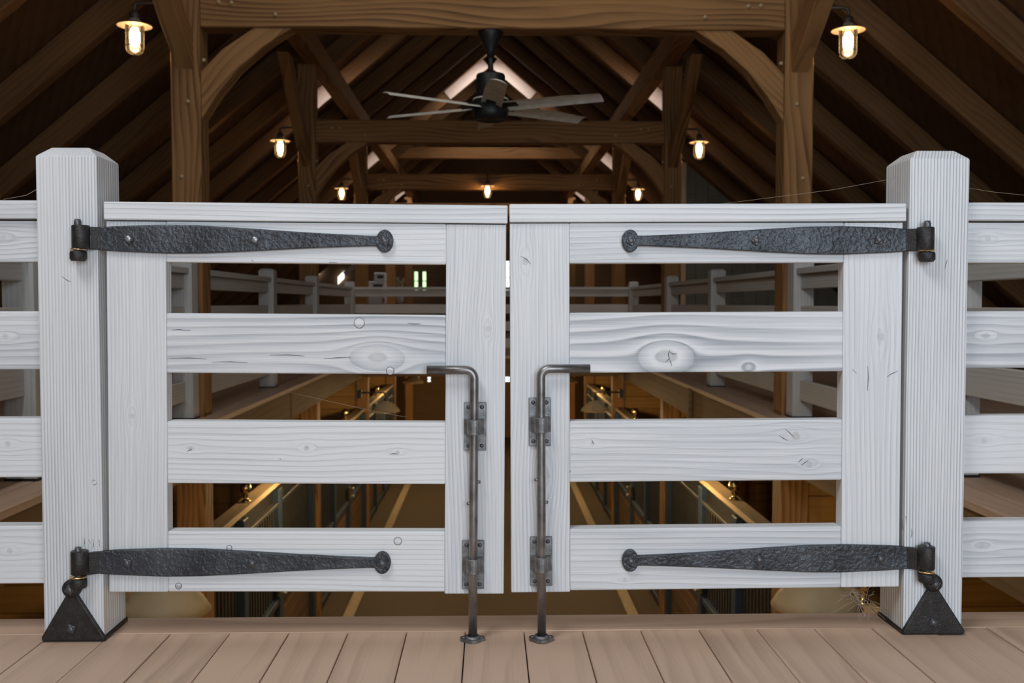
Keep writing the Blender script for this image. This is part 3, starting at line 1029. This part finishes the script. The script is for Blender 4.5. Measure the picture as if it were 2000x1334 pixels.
# ------------------------------------------------------------------ ceiling fan
FY, FZ = 7.2, 2.78
r = root('ceiling_fan', 'black ceiling fan with six pale blades hanging from the nearest tie beam', 'ceiling fan', (0.0, FY, FZ))
fx = -0.005
ob('canopy', lathe_mesh([(0, 0), (0.092, 0), (0.090, -0.02), (0.066, -0.07), (0.036, -0.13), (0.022, -0.19), (0.0, -0.19)], 24), M['black'], r, T(fx, FY, FZ))
ob('down_rod', lathe_mesh([(0.020, -0.17), (0.020, -0.34), (0.03, -0.34)], 16), M['black'], r, T(fx, FY, FZ))
ob('motor_housing', lathe_mesh([(0, -0.305), (0.10, -0.305), (0.105, -0.315), (0.105, -0.475), (0.10, -0.485), (0, -0.485)], 28), M['black'], r, T(fx, FY, FZ))
hub = ob('hub', lathe_mesh([(0, -0.49), (0.115, -0.49), (0.128, -0.505), (0.128, -0.585), (0.118, -0.63), (0.105, -0.635), (0.100, -0.63), (0.04, -0.625), (0, -0.64)], 28), M['black'], r, T(fx, FY, FZ))
ob('accent_ring', lathe_mesh([(0.120, -0.482), (0.130, -0.482), (0.130, -0.490), (0.120, -0.490)], 28), M['blade'], hub, T(fx, FY, FZ))
bl = bmesh.new()
pr = [(-0.075, -0.004), (-0.03, 0.006), (0.03, 0.004), (0.075, -0.012), (0.03, -0.002), (-0.03, 0.0)]
secs = [0.12, 0.3, 0.6, 0.85]
rings = [[bl.verts.new((x, a * (1.0 - 0.12 * (x - 0.12)) + (0.02 if (x > 0.8 and a < 0) else 0), z)) for a, z in pr] for x in secs]
for a, b in zip(rings, rings[1:]):
    for i in range(6):
        bl.faces.new((a[i], a[(i + 1) % 6], b[(i + 1) % 6], b[i]))
bl.faces.new(rings[0][::-1])
bl.faces.new(rings[-1])
BL = bm_mesh(bl, 'blade')
for i in range(6):
    ang = math.radians(-87 + 60 * i)
    mt = T(fx, FY, FZ - 0.535) @ Matrix.Rotation(ang, 4, 'Z') @ Matrix.Rotation(math.radians(-13), 4, 'X')
    b = ob('blade', BL, M['blade'], r, mt)
    ob('blade_iron', box_mesh(0.14, 0.09, 0.012, 0.003), M['black'], b, mt @ T(0.15, 0, 0.004))

# ------------------------------------------------------------------ lit cage lanterns
HOODM = lathe_mesh([(0.0, 0.055), (0.035, 0.053), (0.045, 0.035), (0.052, 0.028), (0.12, 0.006), (0.122, 0.0), (0.118, 0.002), (0.05, 0.02), (0, 0.02)], 24)
GLOBE = lathe_mesh([(0.055, 0.015), (0.059, 0.0), (0.059, -0.13), (0.050, -0.165), (0.028, -0.188), (0, -0.194)], 20)
BULB = lathe_mesh([(0, -0.01), (0.022, -0.012), (0.036, -0.045), (0.037, -0.10), (0.026, -0.135), (0, -0.148)], 10)


def cage_mesh():
    bm = bmesh.new()
    R = 0.067
    for k in range(4):
        a = PI / 4 + k * PI / 4
        pts = []
        for i in range(9):
            u = -1 + 2 * i / 8
            z = -0.150 - 0.055 * math.cos(u * PI / 2)
            pts.append((R * math.sin(u * PI / 2) * math.cos(a), R * math.sin(u * PI / 2) * math.sin(a), z))
        pts = [(pts[0][0], pts[0][1], 0.01)] + pts + [(pts[-1][0], pts[-1][1], 0.01)]
        add_tube(bm, pts, 0.0024, 5)
    for z in (-0.05, -0.11, -0.145):
        add_tube(bm, [(R * math.cos(2 * PI * i / 18), R * math.sin(2 * PI * i / 18), z) for i in range(19)], 0.0024, 5)
    return bm_mesh(bm, 'cage', True)


CAGE = cage_mesh()


def lantern(x, y, z, wall, label, elbow=0.07):
    """z: height of the hood rim; wall: x of the fixing, or None for a fixing on the beam behind"""
    r = root('cage_lantern', label, 'lamp', (x, y, z), 'lit cage lanterns on the timber frames')
    m = T(x, y, z)
    ob('hood', HOODM, M['hood'], r, m)
    ob('socket_cup', lathe_mesh([(0, 0.10), (0.028, 0.10), (0.036, 0.085), (0.036, 0.05)], 16), M['lamp_metal'], r, m)
    ob('globe', GLOBE, M['glass'], r, m)
    ob('bulb', BULB, M['bulb'], r, m)
    ob('cage', CAGE, M['lamp_metal'], r, m)
    if wall is not None:
        d = 1 if wall > x else -1
        pts = [(x, y, z + 0.09), (x, y, z + 0.14), (x + d * 0.01, y, z + 0.158), (x + d * 0.03, y, z + 0.165), (wall, y, z + 0.165)]
        ob('arm', tube_mesh(pts, 0.012, 10), M['lamp_metal'], r)
        ob('wall_plate', lathe_mesh([(0, 0.012), (0.045, 0.012), (0.05, 0.0)], 18), M['lamp_metal'], r, T(wall, y, z + 0.165) @ Matrix.Rotation(-d * PI / 2, 4, 'Y'))
    else:
        pts = [(x, y, z + 0.09)] + [(x, y + 0.07 - 0.07 * math.cos(a), z + 0.16 + 0.10 * math.sin(a)) for a in [PI * i / 10 for i in range(11)]]
        ob('arm', tube_mesh(pts, 0.012, 10), M['lamp_metal'], r)
    return r


for bi, yb in enumerate(BENTS[:3]):
    for s, nm in ((-1, 'left'), (1, 'right')):
        lantern(s * 2.575 + (0.022 if bi == 0 else 0.0), yb - 0.02, 2.80, s * (XP + PW / 2) - (0.0 if bi else s * 0.045 - 0.022), 'lit cage lantern bracketed off the %s post of the %s timber frame' % (nm, names[bi]))
lantern(-0.05, BENTS[2] - 0.25, 2.82, None, 'lit cage lantern at the middle of the third tie beam')

# ------------------------------------------------------------------ stable below: stall fronts
XS = 2.22
BAR = box_mesh(0.014, 0.045, 1.0, 0.003)
FIN = lathe_mesh([(0, 0.0), (0.045, 0.0), (0.045, 0.012), (0.025, 0.022), (0.018, 0.045), (0.028, 0.055), (0.020, 0.068), (0.030, 0.078), (0.050, 0.10), (0.056, 0.125), (0.050, 0.155), (0.030, 0.178), (0, 0.184)], 16)
EDGES = [2.75] + BENTS
finial_y = {0: [5.85], 1: [9.0], 2: [15.2], 3: [19.4], 4: []}
stall_name = ['below the near loft', 'between the first and second frames', 'between the second and third frames', 'between the third and fourth frames']
for s, nm in ((-1, 'left'), (1, 'right')):
    for bi in range(4):
        y0 = EDGES[bi] + (0.11 if bi else 0)
        y1 = EDGES[bi + 1] - 0.11
        r = root('stall_front', '%s horse stall front with dark slats and wooden cap %s' % (nm, stall_name[bi]), 'horse stall', (s * XS, (y0 + y1) / 2, ZL + 0.04), 'horse stall fronts along the aisle')
        cap = beam('cap_board', (s * (XS + 0.03), y0, -1.025), (s * (XS + 0.03), y1, -1.025), 0.05, 0.15, M['cap_wood'], r, bev=0.006)
        for fy in finial_y[bi]:
            ob('ball_finial', FIN, M['brass'], cap, T(s * (XS + 0.03), fy, -1.0))
        beam('header_panel', (s * (XS + 0.02), y0, -1.13), (s * (XS + 0.02), y1, -1.13), 0.16, 0.03, M['black'], r)
        beam('top_rail', (s * (XS - 0.02), y0, -1.23), (s * (XS - 0.02), y1, -1.23), 0.04, 0.07, M['charcoal'], r, bev=0.006)
        beam('middle_rail', (s * (XS - 0.01), y0, -2.24), (s * (XS - 0.01), y1, -2.24), 0.07, 0.08, M['navy'], r, bev=0.006)
        beam('bottom_rail', (s * (XS - 0.01), y0, -3.05), (s * (XS - 0.01), y1, -3.05), 0.07, 0.08, M['navy'], r, bev=0.006)
        L = y1 - y0
        fp = [y0 + 0.10, y0 + L * 0.28, y0 + L * 0.58, y1 - 0.10]
        for y in fp:
            beam('frame_post', (s * (XS - 0.015), y, ZL + 0.04), (s * (XS - 0.015), y, -1.08), 0.09, 0.17, M['navy'], r, bev=0.008)
        n = int(L / 0.105)
        for i in range(1, n):
            y = y0 + L * i / n
            if min(abs(y - q) for q in fp) > 0.10:
                ob('slat', BAR, M['charcoal'], r, T(s * XS, y, -1.73))
        for j in range(5):
            z = -2.35 - 0.147 * j
            beam('board', (s * (XS + 0.01), y0, z), (s * (XS + 0.01), y1, z), 0.143, 0.03, M['stall_board'], r, bev=0.004)
        yl = fp[2] - 0.12
        lt = block('latch', (s * (XS - 0.06) - 0.02, yl - 0.05, -2.16), (s * (XS - 0.06) + 0.02, yl + 0.05, -1.98), M['brass'], r, 0.012)
        for dz in (-0.06, 0.06):
            ob('latch_knob', lathe_mesh([(0, 0), (0.01, 0.0), (0.012, 0.02), (0.024, 0.032), (0.024, 0.05), (0, 0.062)], 12), M['bright_bolt'], lt,
               T(s * (XS - 0.08), yl, -2.07 + dz) @ Matrix.Rotation(-s * PI / 2, 4, 'Y'))
    for bi, yb in enumerate(BENTS[:4]):
        r = root('stall_partition', 'golden board partition behind the %s post of the %s frame' % (nm, names[bi]), 'partition', (s * 4.2, yb, ZL), 'board partitions between horse stalls')
        for j in range(13):
            z = ZL + 0.02 + 0.21 * (j + 0.5)
            beam('board', (s * 2.35, yb, z), (s * (XW - 0.02), yb, z), 0.206, 0.045, M['golden'], r, bev=0.006)

# gooseneck barn lamps under the loft edge
SHADE = lathe_mesh([(0.0, 0.15), (0.045, 0.148), (0.055, 0.13), (0.10, 0.122), (0.112, 0.10), (0.145, 0.092), (0.158, 0.06), (0.178, 0.052), (0.215, -0.008), (0.210, -0.010), (0.150, 0.055), (0.10, 0.09), (0, 0.11)], 28)
BB = lathe_mesh([(0, 0.09), (0.022, 0.08), (0.04, 0.03), (0.036, 0.0), (0, -0.02)], 14)


def barn_lamp(s, y, z, label):
    x = s * 1.55
    r = root('barn_lamp', label, 'lamp', (x, y, z), 'gooseneck barn lamps over the stalls')
    ob('shade', SHADE, M['shade_tan'], r, T(x, y, z))
    ob('bulb', BB, M['barn_bulb'], r, T(x, y, z))
    ob('neck', lathe_mesh([(0.0, 0.145), (0.03, 0.145), (0.03, 0.19), (0.018, 0.20), (0, 0.20)], 14), M['lamp_metal'], r, T(x, y, z))
    pts = [(x, y, z + 0.19), (x, y, z + 0.24), (x + s * 0.012, y, z + 0.262), (x + s * 0.035, y, z + 0.27), (s * 1.935, y, z + 0.27)]
    ob('arm', tube_mesh(pts, 0.013, 10), M['lamp_metal'], r)
    ld = bpy.data.lights.new('barn_bulb_light', 'POINT')
    ld.energy, ld.color, ld.shadow_soft_size = 48, (1.0, 0.70, 0.33), 0.05
    lo = bpy.data.objects.new('barn_bulb_light', ld)
    COL.objects.link(lo)
    lo.parent = r
    lo.location = (0, 0, -0.045)
    xa, xb = sorted((s * 1.90, s * 1.955))
    block('mount', (xa, y - 0.06, z + 0.19), (xb, y + 0.06, z + 0.31), M['black'], r, 0.008)
    bx = block('mount_post', (min(s * 1.955, s * 1.99), y - 0.05, z + 0.15), (max(s * 1.955, s * 1.99), y + 0.05, -0.03), M['fascia'], r, 0.004)
    return r


lampY = [(4.62, -0.625, 'below the near loft edge'), (9.7, -0.72, 'at the second stall'), (14.5, -0.77, 'at the third stall'), (19.7, -0.77, 'at the fourth stall'), (24.7, -0.77, 'at the far end')]
for s, nm in ((-1, 'left'), (1, 'right')):
    for y, z, lab in lampY:
        barn_lamp(s, y, z, 'tan gooseneck barn lamp over the %s side of the aisle %s' % (nm, lab))

# ------------------------------------------------------------------ far loft: small things behind the far railing
tb = root('side_table', 'dark wooden table behind the far railing carrying two white boxes', 'table', (-2.1, 19.7, 0))
block('tabletop', (-2.75, 19.4, 0.76), (-1.45, 20.0, 0.80), M['rafter'], tb, 0.006)
for dx in (-2.7, -1.5):
    for dy in (19.46, 19.94):
        beam('leg', (dx, dy, 0), (dx, dy, 0.76), 0.05, 0.05, M['rafter'], tb)


def machine(x0, x1, z0, z1, label, red=False):
    y0 = 19.52
    r = root('white_box', label, 'box', ((x0 + x1) / 2, y0 + 0.15, z0), 'white boxes stacked on the far table')
    block('body', (x0, y0, z0), (x1, y0 + 0.3, z1), M['white_plastic'], r, 0.012)
    w = x1 - x0
    block('front_panel', (x0 + w * 0.3, y0 - 0.006, z0 + (z1 - z0) * 0.35), (x0 + w * 0.85, y0 + 0.004, z1 - 0.05), M['dark_panel'], r, 0.002)
    if red:
        block('red_label', (x1 - 0.06, y0 - 0.007, z0 + 0.02), (x1 - 0.01, y0 + 0.004, z0 + 0.12), M['red_print'], r, 0.002)


machine(-2.42, -2.08, 0.80, 1.245, 'wider white box with a dark front panel at the bottom of the far stack', True)
machine(-2.30, -2.08, 1.245, 1.42, 'smaller white box with a dark front panel on top of the far stack')
v = root('vase', 'pale ceramic vase of dried stems beside the white boxes', 'vase', (-1.80, 19.7, 0.80), None)
ob('vase_body', lathe_mesh([(0, 0), (0.05, 0), (0.075, 0.08), (0.07, 0.16), (0.04, 0.22), (0.045, 0.26), (0.04, 0.26), (0, 0.2)], 18), M['ceramic'], v, T(-1.80, 19.7, 0.80))
bm = bmesh.new()
for i in range(26):
    a = random.uniform(0, 2 * PI)
    q = random.uniform(0.02, 0.09)
    hgt = random.uniform(0.36, 0.52)
    add_tube(bm, [(0, 0, 0.2), (q * 0.4 * math.cos(a), q * 0.4 * math.sin(a), 0.3), (q * math.cos(a), q * math.sin(a), hgt), (q * 1.3 * math.cos(a), q * 1.3 * math.sin(a), hgt + 0.03)], [0.003, 0.003, 0.012, 0.004], 5)
stuff(ob('dried_stems', bm_mesh(bm, 'stems'), M['dried'], v, T(-1.80, 19.7, 0.80)))

# ------------------------------------------------------------------ cobwebs
def thread(name, pts, rad, label):
    return tag(ob(name, tube_mesh(pts, rad, 4), M['cobweb']), label, 'cobweb')


thread('cobweb_thread', [(1.018, 2.45, 1.135), (0.85, 2.47, 1.105), (0.55, 2.49, 1.068)], 0.0004, 'fine cobweb thread from the right post head to the gate cap')
thread('cobweb_thread', [(-1.095, 2.44, 1.125), (-1.115, 2.44, 1.10), (-1.145, 2.44, 1.083), (-1.20, 2.44, 1.073)], 0.0006, 'loose thread hanging from the left gate post to the fence cap')
thread('cobweb_thread', [(1.155, 2.46, 1.115), (1.25, 2.46, 1.10), (1.40, 2.46, 1.085)], 0.0004, 'fine cobweb thread running right from the right gate post')
thread('cobweb_thread', [(-0.52, 2.45, 0.60), (-0.30, 2.45, 0.55), (-0.22, 2.45, 0.535)], 0.0004, 'fine cobweb thread across the middle gap of the left leaf')
bm = bmesh.new()
rg = random.Random(3)
for i in range(46):
    c = Vector((0.93 + rg.gauss(0, 0.022), 2.45 + rg.gauss(0, 0.012), 0.072 + rg.gauss(0, 0.012)))
    c.z += (0.93 - c.x) * 0.45
    pts = [c]
    d = Vector((rg.uniform(-1, 1), rg.uniform(-0.4, 0.4), rg.uniform(-1, 1))).normalized()
    for j in range(5):
        d = (d + Vector((rg.uniform(-1, 1), rg.uniform(-0.5, 0.5), rg.uniform(-1, 1))) * 0.6).normalized()
        pts.append(pts[-1] + d * 0.010)
    add_tube(bm, pts, 0.00045, 3)
for p1 in ((0.85, 2.45, 0.03), (0.99, 2.44, 0.05), (0.985, 2.43, 0.02), (0.88, 2.44, 0.105)):
    add_tube(bm, [(0.93, 2.45, 0.075), p1], 0.0004, 3)
o = ob('cobweb', bm_mesh(bm, 'cobweb'), M['cobweb'])
tag(o, 'tangled brown cobweb under the right gate leaf beside the post', 'cobweb')
